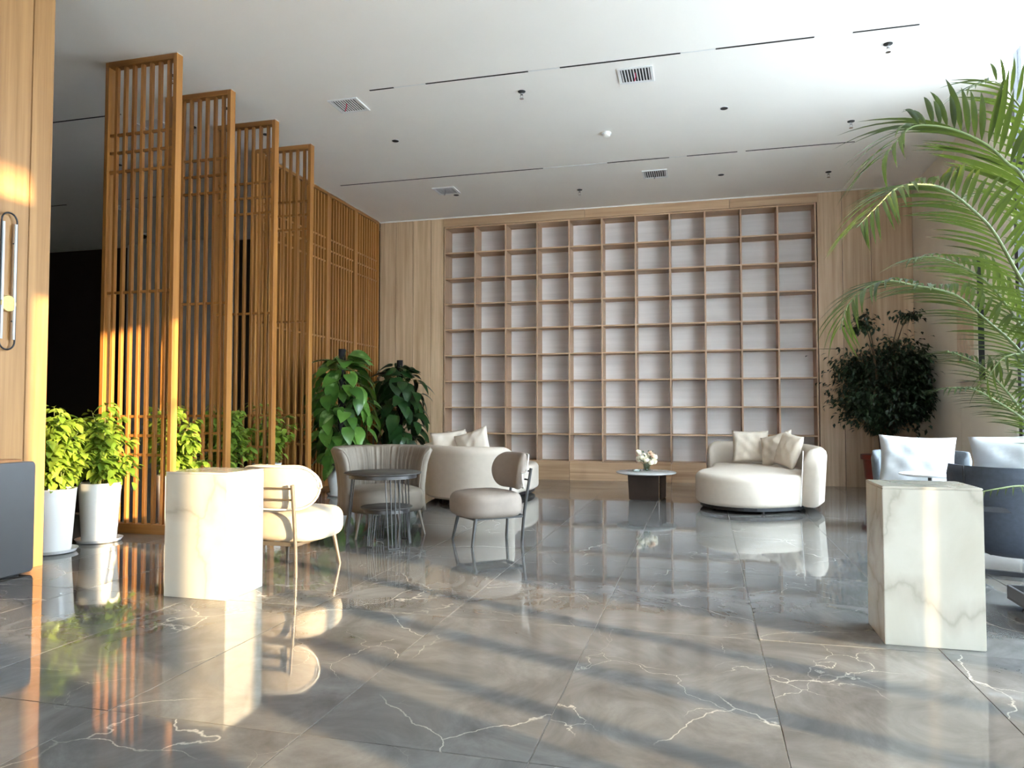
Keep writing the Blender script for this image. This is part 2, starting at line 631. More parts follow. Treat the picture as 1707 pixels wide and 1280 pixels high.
# glazing on the right, nearer than the beige wall
glz = struct(MB().box(XR+.02, XR+.10, -2.0, 8.2, 0, .06).build('window_1', BLACKM))
mull = [(8.12, 8.2), (7.62, 7.68), (6.95, 7.01), (6.25, 6.31), (5.55, 5.61), (4.85, 4.91), (4.15, 4.21), (3.03, 3.34),
        (2.86, 2.99), (2.24, 2.34), (1.62, 1.73), (1.12, 1.2), (.5, .92), (-.06, .08), (-.9, -.84), (-2, -1.9)]
for a, b in mull:
    MB().box(XR+.02, XR+.10, a, b, .06, 3.6 if a == .5 else 5.2).build('mullion', BLACKM, glz)
for z in (3.50,):
    MB().box(XR+.03, XR+.09, -2.0, 8.2, z, z+.06).build('transom', BLACKM, glz)
edges = sorted(mull)
for (a0, a1), (b0, b1) in zip(edges[:-1], edges[1:]):
    MB().box(XR+.055, XR+.062, a1, b0, .06, 5.2).build('pane', PANE, glz)
# unseen spandrel above the near glazing, shaped to cap the sun, with a sun-patch gap, and the plain wall towards the entrance
struct(MB().box(XR+.12, XR+.3, .06, .50, 3.05, 5.3).build('wall_spandrel_near', BEIGE))
struct(MB().box(XR+.12, XR+.3, .50, .85, 3.95, 5.3).build('wall_spandrel_above_sun_gap', BEIGE))
struct(MB().box(XR+.12, XR+.3, .50, .85, 3.05, 3.70).build('wall_spandrel_below_sun_gap', BEIGE))
struct(MB().box(XR+.12, XR+.3, .85, 3.03, 3.05, 5.3).build('wall_spandrel_far', BEIGE))
struct(MB().box(XR+.12, XR+.3, -5.2, .06, 0, 5.3).build('wall_right_near', BEIGE))
struct(MB().box(XR+.3, 12.0, -7.0, 2.95, 5.12, 5.28).build('added_sky_block_outside', PALEEXT))  # unseen slab added to cut skylight on the near floor
# unseen block added outside to keep the low sun off the far half of the glazing
xo = 20.0
tn = math.tan(-SUN_AZ)
struct(MB().box(xo, xo+6, 3.22-(xo-XR-.06)*tn, 8.45-(xo-XR-.06)*tn, -.1, 7.8).build('added_sun_block_outside', PALEEXT))
struct(MB().box(XR+.3, 40, -40, 40, -.3, -.12).build('floor_outside', PAVING))

# rear of the hall, behind the camera, with the glazed entrance
wz = struct(MB().box(-14.3, -1.7, -5.3, -5.1, 0, ZC).build('wall_rear', BEIGE))
struct(MB().box(-1.7, 3.3, -5.3, -5.1, 2.6, ZC).build('wall_rear_head', BEIGE))
struct(MB().box(-.42, 3.3, -5.3, -5.1, 0, 2.6).build('wall_rear_side', BEIGE))
dz = struct(MB().box(-1.7, -.42, -5.25, -5.15, 2.5, 2.6).build('door_1', BLACKM))
for x in (-1.7, -.5):
    MB().box(x, x+.08, -5.25, -5.15, 0, 2.5).build('stile', BLACKM, dz)
MB().box(-1.62, -.5, -5.21, -5.20, 0, 2.5).build('pane', PANE, dz)

# ------------------------------------------------------------------ left wall (wood planks) and the dark space behind the screens
wl = struct(MB().box(-5.6, XL-.03, -5.2, 4.28, 0, ZC).build('wall_left', W_LEFT))
y = 4.30
for wd in (.18, .27, .28, .28, .28, .28, .28, .28, .28, .28, .28, .28, .28, .28, .28, .28, .28, .28, .28):
    MB().box(XL-.03, XL, y-wd+.003, y-.002, 0, ZC-.003).build('plank', W_LEFT, wl, bevel=.003)
    y -= wd
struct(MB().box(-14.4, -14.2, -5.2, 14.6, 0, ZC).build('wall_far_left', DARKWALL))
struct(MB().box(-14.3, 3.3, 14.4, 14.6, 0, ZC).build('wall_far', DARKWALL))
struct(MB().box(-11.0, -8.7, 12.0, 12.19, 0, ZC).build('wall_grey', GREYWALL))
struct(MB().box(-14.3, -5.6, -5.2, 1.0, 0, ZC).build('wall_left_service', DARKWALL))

# ------------------------------------------------------------------ bookshelf
bs = thing('bookshelf', 'tall wooden bookshelf of empty square niches filling the back wall', 'bookshelf', (-4.22, YB, 0))
dx, nz_, dzr, z0 = .5347, 9, .4358, .30
Wd = 11*dx
MB().box(-.02, Wd+.02, .345, .36, .28, 4.25).build('back_panel', SHELF_BACK, bs)
for i in range(12):
    MB().box(i*dx-.0125, i*dx+.0125, 0, .345, .30, 4.235).build('upright', W_SHELF, bs, bevel=.0015, bseg=1)
for j in range(10):
    zz = z0+j*dzr
    for i in range(11):
        MB().box(i*dx+.0125, (i+1)*dx-.0125, .002, .345, zz-.011, zz+.011).build('shelf', W_BACKX, bs)
hx = [-.025, 2.4, 4.65, Wd+.03]
for a, b in zip(hx[:-1], hx[1:]):
    MB().box(a+.002, b-.002, -.004, .3, 4.24, ZC-.018).build('header_board', W_BACKX, bs, bevel=.002)
hx = [-.025, .52, 2.14, 3.74, 5.35, Wd+.03]
for a, b in zip(hx[:-1], hx[1:]):
    MB().box(a+.002, b-.002, -.004, .3, 0, .287).build('base_board', W_BACKX, bs, bevel=.002)

# ------------------------------------------------------------------ slatted screens
def slat_panel(name, label, loc, rz, width, nsl, group):
    t = thing(name, label, 'screen', loc, rz, group)
    d, fw, Ht = .08, .04, ZC-.006
    MB().box(0, fw, 0, d, 0, Ht).build('frame_post', W_SCREEN, t, bevel=.002, bseg=1)
    MB().box(width-fw, width, 0, d, 0, Ht).build('frame_post', W_SCREEN, t, bevel=.002, bseg=1)
    MB().box(fw, width-fw, 0, d, Ht-.05, Ht).build('top_rail', W_SCREEN_X, t)
    MB().box(fw, width-fw, 0, d, 0, .085).build('bottom_rail', W_SCREEN_X, t)
    MB().box(0, width, -.002, d, Ht, Ht+.004).build('top_trim', PIPING, t)
    p = (width-2*fw+.058)/(nsl+1)
    sl_me = MB().box(-.0145, .0145, .02, .055, .085, Ht-.05).build('slat', W_SCREEN, None, bevel=.0015, bseg=1, link=False)
    for k in range(nsl):
        put('slat', sl_me, t, Matrix.Translation((fw-.029+p*(k+1), 0, 0)))
    for z in (3.70, 3.53, 3.35, 2.21, 1.06, .885, .71):
        MB().box(fw, width-fw, .026, .049, z-.0125, z+.0125).build('crossbar', W_SCREEN_X, t)
    return t

for k, (yy, lab) in enumerate(((5.60, 'tall wooden slat screen nearest the viewer, behind the white marble pedestal'),
                               (6.39, 'second tall wooden slat screen, counted from the nearest one'),
                               (7.19, 'third tall wooden slat screen, between the second and the farthest'),
                               (7.97, 'farthest of the four stepped slat screens, joining the slatted side wall'))):
    slat_panel('slat_screen', lab, (-5.42, yy, 0), 0, .79, 7, 'four stepped slat screens')
yl = [8.06, 8.94, 9.83, 10.72, 11.60]
for k, lab in enumerate(('slatted wall panel directly behind the farthest stepped screen',
                         'slatted wall panel second from the farthest stepped screen',
                         'slatted wall panel behind the taller green climbing plant',
                         'slatted wall panel meeting the back wall corner')):
    slat_panel('lattice_panel', lab, (-5.40, yl[k], 0), PI/2, yl[k+1]-yl[k], 9, 'slatted side wall panels')

# ------------------------------------------------------------------ marble pedestals
def pedestal(label, x0, x1, y0, y1, h):
    t = thing('marble_pedestal', label, 'pedestal', ((x0+x1)/2, (y0+y1)/2, 0), 0, 'marble pedestals')
    a, b = (x1-x0)/2, (y1-y0)/2
    MB().box(-a, a, -b, b, 0, h-.012).build('body', MARBLE, t, bevel=.003)
    MB().box(-a, a, -b, b, h-.011, h).build('top_slab', MARBLE, t, bevel=.003)
pedestal('white marble pedestal in full sun in front of the slat screens', -3.14, -2.71, 3.76, 4.13, .745)
pedestal('white marble pedestal with grey veins beside the palm', .83, 1.26, 3.86, 4.22, .75)

# ------------------------------------------------------------------ cushions
def pillow(name, label, cat, loc, size, rot, mat, group, thick=.09, seed=0):
    rnd = random.Random(seed)
    a, b = size[0]/2, size[1]/2
    n = 18
    ph = [rnd.uniform(0, 6) for _ in range(4)]
    top, bot = [], []
    for j in range(n+1):
        for i in range(n+1):
            u, v = -1+2*i/n, -1+2*j/n
            x = u*a*(1-.07*(1-v*v))
            y = v*b*(1-.07*(1-u*u))
            e = max(0, (1-u*u)*(1-v*v))
            t = thick*e**.42
            wr_ = .012*math.sin(9*u+ph[0]+3*v)*math.sin(5*v+ph[1])*min(1, e*3)
            wr_ += .010*math.sin(16*math.atan2(v, u)+ph[2])*e*(u*u+v*v)
            top.append((x, y, t+wr_))
            bot.append((x, y, -t+wr_*.6))
    m = n+1
    vs = top+bot
    fs = []
    K = m*m
    for j in range(n):
        for i in range(n):
            q = (j*m+i, j*m+i+1, (j+1)*m+i+1, (j+1)*m+i)
            fs.append(q)
            fs.append(tuple(K+k for k in reversed(q)))
    o = MB().add(vs, fs).build(name, mat, None, smooth=True)
    bm = bmesh.new()
    bm.from_mesh(o.data)
    bmesh.ops.remove_doubles(bm, verts=bm.verts, dist=.0004)
    bm.to_mesh(o.data)
    bm.free()
    o.location = loc
    o.rotation_euler = rot
    tag(o, label, cat, group)
    return o

# ------------------------------------------------------------------ curved sofas (local origin under the middle of the sofa)
def sofa_backrest(path, z0, z1, th, r_end, lean=.04):
    """upright curved back: sections along a plan path, ends rounded in height"""
    P = [Vector((p[0], p[1])) for p in path]
    n = len(P)
    L = [0]
    for i in range(1, n):
        L.append(L[-1]+(P[i]-P[i-1]).length)
    rg = []
    for i in range(n):
        t = (P[min(i+1, n-1)]-P[max(i-1, 0)]).normalized()
        nr = Vector((t.y, -t.x))
        d = min(L[i], L[-1]-L[i])
        k = 1.0
        zt = z1
        tk = th
        if d < r_end:
            q = math.sqrt(max(0, 1-(1-d/r_end)**2))
            zt = z1-r_end*(1-q)*.95
        if d < .05:
            tk = th*(.55+.45*math.sqrt(max(0, 1-(1-d/.05)**2)))
        sec = []
        r = min(tk/2*.95, .09)
        prof = [(-tk/2, z0+.03), (-tk/2, (z0+zt)/2), (-tk/2, zt-r)]
        for a in (150, 120, 90, 60, 30):
            prof.append((math.cos(math.radians(a))*r*(tk/2/r), zt-r+math.sin(math.radians(a))*r))
        prof += [(tk/2, zt-r), (tk/2, (z0+zt)/2), (tk/2, z0+.03), (tk/2-.03, z0), (-tk/2+.03, z0)]
        for o, z in prof:
            off = o+lean*((z-z0)/(z1-z0))
            sec.append((P[i].x+nr.x*off, P[i].y+nr.y*off, z))
        rg.append(sec)
    return rg

SO = (.62, 9.35)
def curved_sofa(label):
    t = thing('curved_sofa', label, 'sofa', (SO[0], SO[1], 0), 0, 'cream curved sofas')
    lo = lambda pts: [(p[0]-SO[0], p[1]-SO[1]) for p in pts]
    seat = catmull([(x, y, 0) for x, y in lo([(1.00, 8.46), (.55, 8.20), (.14, 8.32), (-.07, 8.66), (-.06, 9.1), (.06, 9.5), (.10, 10.0), (.16, 10.36), (.55, 10.36), (.98, 10.08), (1.16, 9.6), (1.18, 9.1), (1.12, 8.72)])], 6, True)
    MB().slab(seat, .07, .415, .07, .05, .02, 5, 4).build('seat', CREAM, t, smooth=True)
    plin = [(p[0]*.93, p[1]*.94+.0) for p in seat]
    MB().slab(plin, .03, .075, .004, .004, 0, 2, 2).build('plinth', BLACKM, t)
    path = catmull([(x, y, 0) for x, y in lo([(1.10, 8.46), (1.21, 8.82), (1.25, 9.25), (1.20, 9.72), (1.00, 10.15), (.66, 10.40), (.34, 10.46), (.06, 10.42)])], 9)
    MB().rings(sofa_backrest(path, .075, .70, .19, .16)).build('backrest', CREAM, t, smooth='auto')
    # welt along the front edge of the backrest end
    e0 = path[0]
    MB().tube([(e0.x-.085+.03*q, e0.y-.006, .08+.60*q) for q in [k/10 for k in range(11)]], .006, 6).build('piping', PIPING, t, smooth=True)
    for x, y in lo([(.62, 8.36), (.12, 8.8), (1.05, 8.9), (.3, 10.2), (1.0, 9.9)]):
        MB().lathe([(.018, 0), (.022, .05)], 12, x, y).build('foot', BLACKM, t, smooth='auto')
    return t
s1 = curved_sofa('cream curved sofa with open rounded chaise end, right of the low table')
LS = (-2.80, 9.15, 0)
LROT = PI+math.radians(8)
copy_thing(s1, 'cream curved sofa turned away, its tall back towards the viewer', LS, LROT)

R90 = PI/2
def std(tilt, rz):           # a pillow standing up, leaning back by tilt, facing -Y turned by rz
    return Euler((R90-tilt, 0, rz))
G = 'beige cushions on the cream sofas'
pillow('cushion', 'square beige cushion upright at the far end of the right sofa', 'cushion', (.60, 10.08, .645), (.46, .43), std(.25, math.radians(-2)), CREAMPIL, G, .075, 1)
pillow('cushion', 'beige cushion slumped in the middle of three on the right sofa', 'cushion', (.90, 9.80, .63), (.45, .42), Euler((R90-.35, math.radians(-16), math.radians(-35))), CREAMPIL, G, .08, 2)
pillow('cushion', 'beige cushion nearest the viewer on the right sofa, crumpled', 'cushion', (1.00, 9.42, .635), (.46, .42), Euler((R90-.3, math.radians(8), math.radians(-68))), CREAMPIL, G, .085, 3)
pillow('cushion', 'pale cushion with pointed top showing over the left sofa back', 'cushion', (-2.75, 8.66, .65), (.46, .46), Euler((R90+.25, math.radians(18), math.radians(175))), CREAM, G, .075, 4)
pillow('cushion', 'second pale cushion leaning behind the pointed one on the left sofa', 'cushion', (-3.10, 8.78, .645), (.46, .44), Euler((R90+.25, math.radians(6), math.radians(205))), CREAM, G, .075, 5)
pillow('cushion', 'rounded cushion at the far left end of the left sofa', 'cushion', (-3.12, 9.26, .64), (.44, .44), Euler((R90+.3, 0, math.radians(255))), CREAMPIL, G, .08, 6)

# ------------------------------------------------------------------ lounge chairs with stadium backrest
def lounge_chair(label, loc, rz, fab, leg):
    t = thing('lounge_chair', label, 'chair', loc, rz, 'lounge chairs around the dark side table')
    MB().slab(superellipse(.285, .285, 2.9, 44, 0, -.02), .225, .425, .07, .06, .025, 5, 4).build('seat', fab, t, smooth=True)
    # backrest: arc seen from above, stadium in elevation
    Rr, rr, zc, hh = .40, .155, .595, .155
    rg, edge = [], []
    half = 42
    nseg = 32
    for k in range(nseg+1):
        s = -1+2*k/nseg
        s = math.sin(s*PI/2)
        a = math.radians(half)*s
        arc = Rr*math.radians(half)
        d = arc*(1-abs(s))
        q = math.sqrt(max(0, 1-(1-min(1, d/rr))**2))
        q = max(q, .03)
        cx, cy = Rr*math.sin(a), .27-Rr+Rr*math.cos(a)
        nx, ny = math.sin(a), math.cos(a)
        sec = []
        for j in range(20):
            an = 2*PI*j/20
            ct, st = math.cos(an), math.sin(an)
            o = .042*math.copysign(abs(ct)**.6, ct)*min(1, q+.25)
            z = hh*q*math.copysign(abs(st)**.8, st)
            oo = o+.05*(z/hh)*.5
            sec.append((cx+nx*oo, cy+ny*oo, zc+z))
        rg.append(sec)
        edge.append((cx+nx*.045, cy+ny*.045, zc, hh*q, nx, ny))
    MB().rings(rg).build('backrest', fab, t, smooth=True)
    loop = [(e[0]+e[4]*.022, e[1]+e[5]*.022, e[2]+e[3]*.93) for e in edge]+[(e[0]-e[4]*.02, e[1]-e[5]*.02, e[2]-e[3]*.93) for e in reversed(edge)]
    MB().tube(loop, .006, 6, closed=True).build('piping', PIPING, t, smooth=True)
    for sx in (-1, 1):
        # front leg, splayed and tapered
        MB().tube([(sx*.185, -.19, .235), (sx*.215, -.235, 0)], [.017, .011], 10).build('front_leg', leg, t, smooth='auto')
        # rear leg runs up behind the backrest
        MB().tube(catmull([(sx*.15, .255, 0), (sx*.155, .275, .25), (sx*.165, .335, .62)], 5), [.013]*11, 10).build('rear_leg', leg, t, smooth='auto')
    for z in (.52, .595):
        yb = .325 if z > .55 else .318
        MB().tube([(-.16, yb, z), (.16, yb, z)], .007, 8).build('back_rod', leg, t, smooth='auto')
    MB().box(-.19, .19, -.20, -.165, .205, .23).build('seat_rail', leg, t, bevel=.002)
    MB().box(-.155, .155, .245, .27, .205, .23).build('seat_rail', leg, t, bevel=.002)
    for sx in (-1, 1):
        MB().box(sx*.15-.012, sx*.15+.012, -.18, .26, .205, .226).build('seat_rail', leg, t, bevel=.002)
    return t
lounge_chair('sunlit cream lounge chair behind the white pedestal, back to the viewer', (-2.79, 4.66, 0), PI, LINEN, BRONZE)
lounge_chair('taupe grey lounge chair with curved brown backrest in front of the left sofa', (-1.79, 6.04, 0), math.radians(-49), LINEN_G, GUN)

# ------------------------------------------------------------------ tub armchair with ruched back
def tub_armchair(loc, rz):
    t = thing('tub_armchair', 'taupe leather tub armchair with pleated back behind the dark round table', 'armchair', loc, rz)
    MB().slab(superellipse(.345, .335, 3.0, 48, 0, -.04), .215, .42, .075, .05, .025, 5, 4).build('seat', TAUPE, t, smooth=True)
    rg = []
    nseg = 168
    rnd = random.Random(3)
    pleat = [rnd.uniform(.5, 1.4) for _ in range(64)]
    for k in range(nseg+1):
        s = -1+2*k/nseg
        a = math.radians(112)*s
        rx, ry = .365, .36
        cx, cy = rx*math.sin(a), ry*math.cos(a)-.01
        nx, ny = math.sin(a), math.cos(a)
        d = 1-abs(s)
        q = min(1, d/.10)
        tk = .042*(.35+.65*math.sqrt(max(0, 1-(1-q)**2)))
        top = .785-.03*(1-math.sqrt(max(0, 1-(1-min(1, d/.22))**2)))
        wob = .016*(abs(math.sin(k*.83+1.6*math.sin(k*.31)))-.5)*pleat[k//4 % 64]*min(1, d/.12)
        sec = []
        zs = [(.20, 0), (.30, -.012), (.42, -.012), (.54, .0), (.64, .015), (.70, .035), (top-.025, .055)]
        for z, fl_ in zs:                      # inner face, pleated
            o = -tk+fl_+wob*(1 if z > .3 else .3)
            sec.append((cx+nx*o, cy+ny*o, z))
        sec.append((cx+nx*(.066+tk*.2), cy+ny*(.066+tk*.2), top))
        for z, fl_ in reversed(zs):
            o = tk+fl_+.35*wob
            sec.append((cx+nx*o, cy+ny*o, z-.005))
        rg.append(sec)
    MB().rings(rg).build('shell', TAUPE, t, smooth=True)
    for e in (0, -1):
        MB().tube([rg[e][i] for i in range(0, 8)], .005, 6).build('piping', TAUPE, t, smooth=True)
    for x, y_ in ((.27, -.24), (-.27, -.24), (.22, .24), (-.22, .24)):
        sx, sy = math.copysign(.045, x), math.copysign(.04, y_)
        MB().tube([(x, y_, .222), (x+sx, y_+sy, 0)], [.015, .009], 10).build('leg', BRONZE, t, smooth='auto')
    return t
tub_armchair((-2.86, 6.23, 0), math.radians(42))

# ------------------------------------------------------------------ nesting round tables with wire legs
def wire_table(name, label, loc, r, h, leg_r, foot_r, angs, spread):
    t = thing(name, label, 'side table', loc, 0, 'nested round side tables')
    MB().lathe([(r-.012, h-.016), (r, h-.010), (r, h-.003), (r-.004, h)], 56).build('table_top', DARKTOP, t, smooth='auto')
    MB().lathe([(r*.88-.006, h-.046), (r*.88, h-.046), (r*.88, h-.0165), (r*.88-.006, h-.0165)], 56).build('rim', GUN, t, smooth='auto')
    for a0 in angs:
        for k in range(4):
            a = math.radians(a0)+(k-1.5)*spread
            b = math.radians(a0)+(k-1.5)*spread*.62
            MB().tube([(leg_r*math.cos(a), leg_r*math.sin(a), h-.03), (foot_r*math.cos(b), foot_r*math.sin(b), .004)], .0052, 8).build('leg_rod', GUN, t, smooth='auto')
        pts = [(foot_r*math.cos(math.radians(a0)+s*spread*.62), foot_r*math.sin(math.radians(a0)+s*spread*.62), .006) for s in (-1.5, -.5, .5, 1.5)]
        MB().tube(pts, .006, 8).build('foot_bar', GUN, t, smooth='auto')
    return t
wire_table('round_side_table', 'tall round dark side table on fanned wire legs', (-2.60, 5.69, 0), .32, .60, .255, .30, (-48, 72, 196), .16)
wire_table('low_round_table', 'small round dark table tucked under the taller wire table', (-2.57, 5.70, 0), .215, .315, .17, .20, (12, 132, 252), .16)

# ------------------------------------------------------------------ low coffee table with flowers
ct = thing('coffee_table', 'low round table with grey marble top on dark folded plate base', 'table', (-.70, 9.42, 0))
MB().lathe([(.33, .318), (.372, .328), (.376, .334), (.374, .342), (.366, .346)], 64).build('table_top', GREYMARB, ct, smooth='auto')
MB().add([(-.20, -.17, .006), (.165, -.20, .006), (.17, -.20, .318), (-.215, -.17, .318), (-.20, -.15, .006), (.165, -.18, .006), (.17, -.18, .318), (-.215, -.15, .318)],
         [(0, 1, 2, 3), (4, 7, 6, 5), (0, 4, 5, 1), (3, 2, 6, 7), (0, 3, 7, 4), (1, 5, 6, 2)]).build('base_plate', BROWNP, ct, bevel=.004)
MB().add([(.19, -.12, .006), (.235, .20, .006), (.24, .20, .318), (.19, -.12, .318), (.17, -.11, .006), (.215, .21, .006), (.22, .21, .318), (.17, -.11, .318)],
         [(0, 1, 2, 3), (4, 7, 6, 5), (0, 4, 5, 1), (3, 2, 6, 7), (0, 3, 7, 4), (1, 5, 6, 2)]).build('base_plate', BROWNP, ct, bevel=.004)
MB().box(-.19, .16, -.10, .0, .0, .02).build('foot_plate', GUN, ct, bevel=.003)

fv = thing('flower_vase', 'small clear glass vase of cream and peach roses on the low table', 'vase', (-.69, 9.40, .3465))
MB().lathe([(.040, 0), (.046, .01), (.042, .05), (.046, .10), (.043, .10), (.039, .05), (.042, .012)], 24).build('glass', VASEG, fv, smooth='auto')
rnd = random.Random(11)
rose_me = {}
def rose_mesh(mat, nm):
    mb = MB()
    mb.lathe([(.006, -.020), (.022, -.012), (.030, .004), (.028, .018), (.018, .024), (.008, .020)], 14)
    for k in range(7):
        a = k*2.4
        r0 = .026-.002*k
        vs = []
        for j in range(3):
            for i in range(4):
                th_ = a+(i-1.5)*.42
                rr_ = r0*(.75+.22*j)
                vs.append((rr_*math.cos(th_), rr_*math.sin(th_), -.012+.018*j+(.003 if i in (1, 2) else 0)))
        mb.add(vs, [(j*4+i, j*4+i+1, (j+1)*4+i+1, (j+1)*4+i) for j in range(2) for i in range(3)])
    return mb.build(nm, mat, None, smooth=True, link=False)
rm, rp = rose_mesh(ROSE, 'rose'), rose_mesh(ROSEP, 'peach_rose')
roses = [(-.095, -.02, .235, 0), (-.06, -.05, .165, 0), (0, -.07, .145, 0), (.06, -.06, .11, 0), (.10, -.03, .125, 0), (.075, -.02, .195, 1), (.10, .0, .175, 0),
         (.02, .03, .20, 0), (-.10, .01, .15, 0), (-.03, .02, .19, 0), (.045, .04, .225, 1)]
for x, y_, z, p in roses:
    put('rose', rp if p else rm, fv, Matrix.Translation((x, y_, z))@Euler((y_*-5-.6, x*5, rnd.uniform(0, 6))).to_matrix().to_4x4()@Matrix.Scale(1.0+.25*rnd.random(), 4))
mb = MB()
for x, y_, z, p in roses:
    mb.tube([(x*.1, y_*.1, .01), (x*.4, y_*.4, z*.6), (x, y_, z-.015)], .003, 5)
mb.build('stems', STEM, fv, smooth=True)
mb = MB()
for k in range(60):
    a = rnd.uniform(0, 2*PI)
    r0 = rnd.uniform(.02, .10)
    c = Vector((r0*math.cos(a), r0*math.sin(a), rnd.uniform(.09, .25)))
    d = Vector((math.cos(a)+rnd.uniform(-.5, .5), math.sin(a)+rnd.uniform(-.5, .5), rnd.uniform(-.2, 1))).normalized()
    s = d.cross(Vector((0, 0, 1))).normalized()*.010
    l = rnd.uniform(.03, .055)
    mb.add([c, c+d*l*.5+s, c+d*l, c+d*l*.5-s], [(0, 1, 2, 3)])
stuff(mb.build('leaves', L_FLOW, fv))
gd = thing('glass_dish', 'small glass dish beside the flower vase on the low table', 'dish', (-.81, 9.32, .3465))
MB().lathe([(.03, 0), (.05, .004), (.06, .028), (.056, .028), (.047, .008), (.01, .006)], 24).build('bowl', VASEG, gd, smooth='auto')
MB().lathe([(.036, .008), (.040, .020), (.022, .030), (.004, .034)], 16).build('contents', TABW, gd, smooth=True)

# ------------------------------------------------------------------ dark armchairs on the right
def shell_chair(label, loc, rz, mat, mat2):
    t = thing('shell_armchair', label, 'armchair', loc, rz, 'dark armchairs by the window')
    rg = []
    nseg = 48
    for k in range(nseg+1):
        s = -1+2*k/nseg
        a = math.radians(108)*s
        d = 1-abs(s)
        nx, ny = math.sin(a), math.cos(a)
        tk = .032*(.5+.5*math.sqrt(max(0, 1-(1-min(1, d/.06))**2)))
        top = .74-.10*(1-math.sqrt(max(0, 1-(1-min(1, d/.28))**2)))
        sec = []
        prof = [(.12, .17), (.16, .25), (.24, .315), (.36, .35), (.52, .368), (.66, .378)]
        for z, r in prof:
            sec.append((nx*(r-tk), ny*(r-tk), z+.012))
        sec.append((nx*(.382-tk*.5), ny*(.382-tk*.5), top-.006))
        sec.append((nx*(.384+tk*.4), ny*(.384+tk*.4), top-.004))
        for z, r in reversed(prof):
            sec.append((nx*(r+tk), ny*(r+tk), min(z, top-.03)))
        rg.append(sec)
    MB().rings(rg).build('shell', mat, t, smooth=True)
    for s in (-1, 1):
        a = math.radians(46)*s
        pts = [(math.sin(a)*(r+.034), math.cos(a)*(r+.034), z) for z, r in ((.12, .17), (.16, .25), (.24, .315), (.36, .35), (.52, .368), (.66, .378), (.735, .382))]
        MB().tube(pts, .005, 6).build('seam', BLACKM, t, smooth=True)
    MB().slab(superellipse(.30, .31, 3, 40, 0, -.03), .25, .42, .06, .05, .02, 5, 4).build('seat', mat2, t, smooth=True)
    # black frame: floor bars, uprights, rear bar
    for s in (-1, 1):
        MB().box(s*.33-.015, s*.33+.015, -.33, .36, 0, .03).build('floor_bar', BLACKM, t, bevel=.002)
        MB().box(s*.33-.013, s*.33+.013, .33, .36, .03, .47).build('upright', BLACKM, t, bevel=.002)
        MB().box(s*.33-.013, s*.33+.013, -.33, -.30, .03, .20).build('upright', BLACKM, t, bevel=.002)
        MB().box(s*.29-.05, s*.29+.05, -.33, -.30, .19, .215).build('bracket', BLACKM, t, bevel=.002)
        MB().box(s*.24-.012, s*.24+.012, .20, .225, .03, .15).build('stub', BLACKM, t, bevel=.002)
    MB().box(-.343, .343, .36, .39, .44, .475).build('rear_bar', BLACKM, t, bevel=.002)
    MB().box(-.343, .343, .19, .22, 0, .03).build('floor_bar', BLACKM, t, bevel=.002)
    return t
shell_chair('slate armchair facing the viewer behind the right pedestal', (1.95, 7.55, 0), math.radians(-12), SLATE, SLATE)
shell_chair('navy armchair seen from behind at the right edge', (2.10, 5.84, 0), math.radians(162), NAVY, OLIVE)
pillow('pillow', 'white pillow upright in the slate armchair', 'pillow', (1.86, 7.30, .66), (.62, .46), Euler((R90-.22, math.radians(2), math.radians(-10))), WHITEPIL, 'white pillows on the dark armchairs', .10, 8)
pillow('pillow', 'white pillow showing above the navy armchair back', 'pillow', (2.22, 5.98, .72), (.66, .46), Euler((R90+.20, math.radians(-4), math.radians(-16))), WHITEPIL, 'white pillows on the dark armchairs', .10, 9)
st = thing('small_side_table', 'small round white table between the two dark armchairs', 'side table', (1.78, 6.62, 0))
MB().lathe([(.20, .585), (.225, .592), (.225, .602), (.22, .605)], 48).build('table_top', TABW, st, smooth='auto')
MB().lathe([(.016, .012), (.016, .575), (.10, .58), (.10, .585)], 20).build('stem', BLACKM, st, smooth='auto')
MB().lathe([(.15, 0), (.15, .008), (.02, .014)], 36).build('base', BLACKM, st, smooth='auto')

# ------------------------------------------------------------------ left wall: lamp and grey cabinet
sc_ = thing('wall_sconce', 'long black loop wall lamp with round gold disc on the wood wall', 'wall lamp', (XL, 3.945, 1.53))
loop = []
for k in range(17):
    a = PI*k/16
    loop.append((.03, .058*math.cos(a), .94-.058+.058*math.sin(a)))
for k in range(17):
    a = PI+PI*k/16
    loop.append((.03, .058*math.cos(a), .058+.058*math.sin(a)))
MB().tube(loop, .006, 8, closed=True).build('loop_frame', BLACKM, sc_, smooth=True)
for z in (.2, .74):
    MB().tube([(0, .058, z), (.03, .058, z)], .005, 8).build('wall_pin', BLACKM, sc_, smooth='auto')
    MB().tube([(0, -.058, z), (.03, -.058, z)], .005, 8).build('wall_pin', BLACKM, sc_, smooth='auto')
mb = MB()
prof = [(.055, 0), (.057, .004), (.057, .014), (.053, .018)]
vs = []
n = 40
rgs = [[(.024+z, r*math.cos(2*PI*k/n), .315+r*math.sin(2*PI*k/n)) for k in range(n)] for r, z in prof]
mb.rings(rgs).build('gold_disc', GOLD, sc_, smooth='auto')
MB().tube([(.034, -.046, .07), (.034, -.046, .87)], .009, 10).build('light_tube', TABW, sc_, smooth=True)
MB().tube([(.034, .046, .07), (.034, .046, .87)], .009, 10).build('light_tube', TABW, sc_, smooth=True)

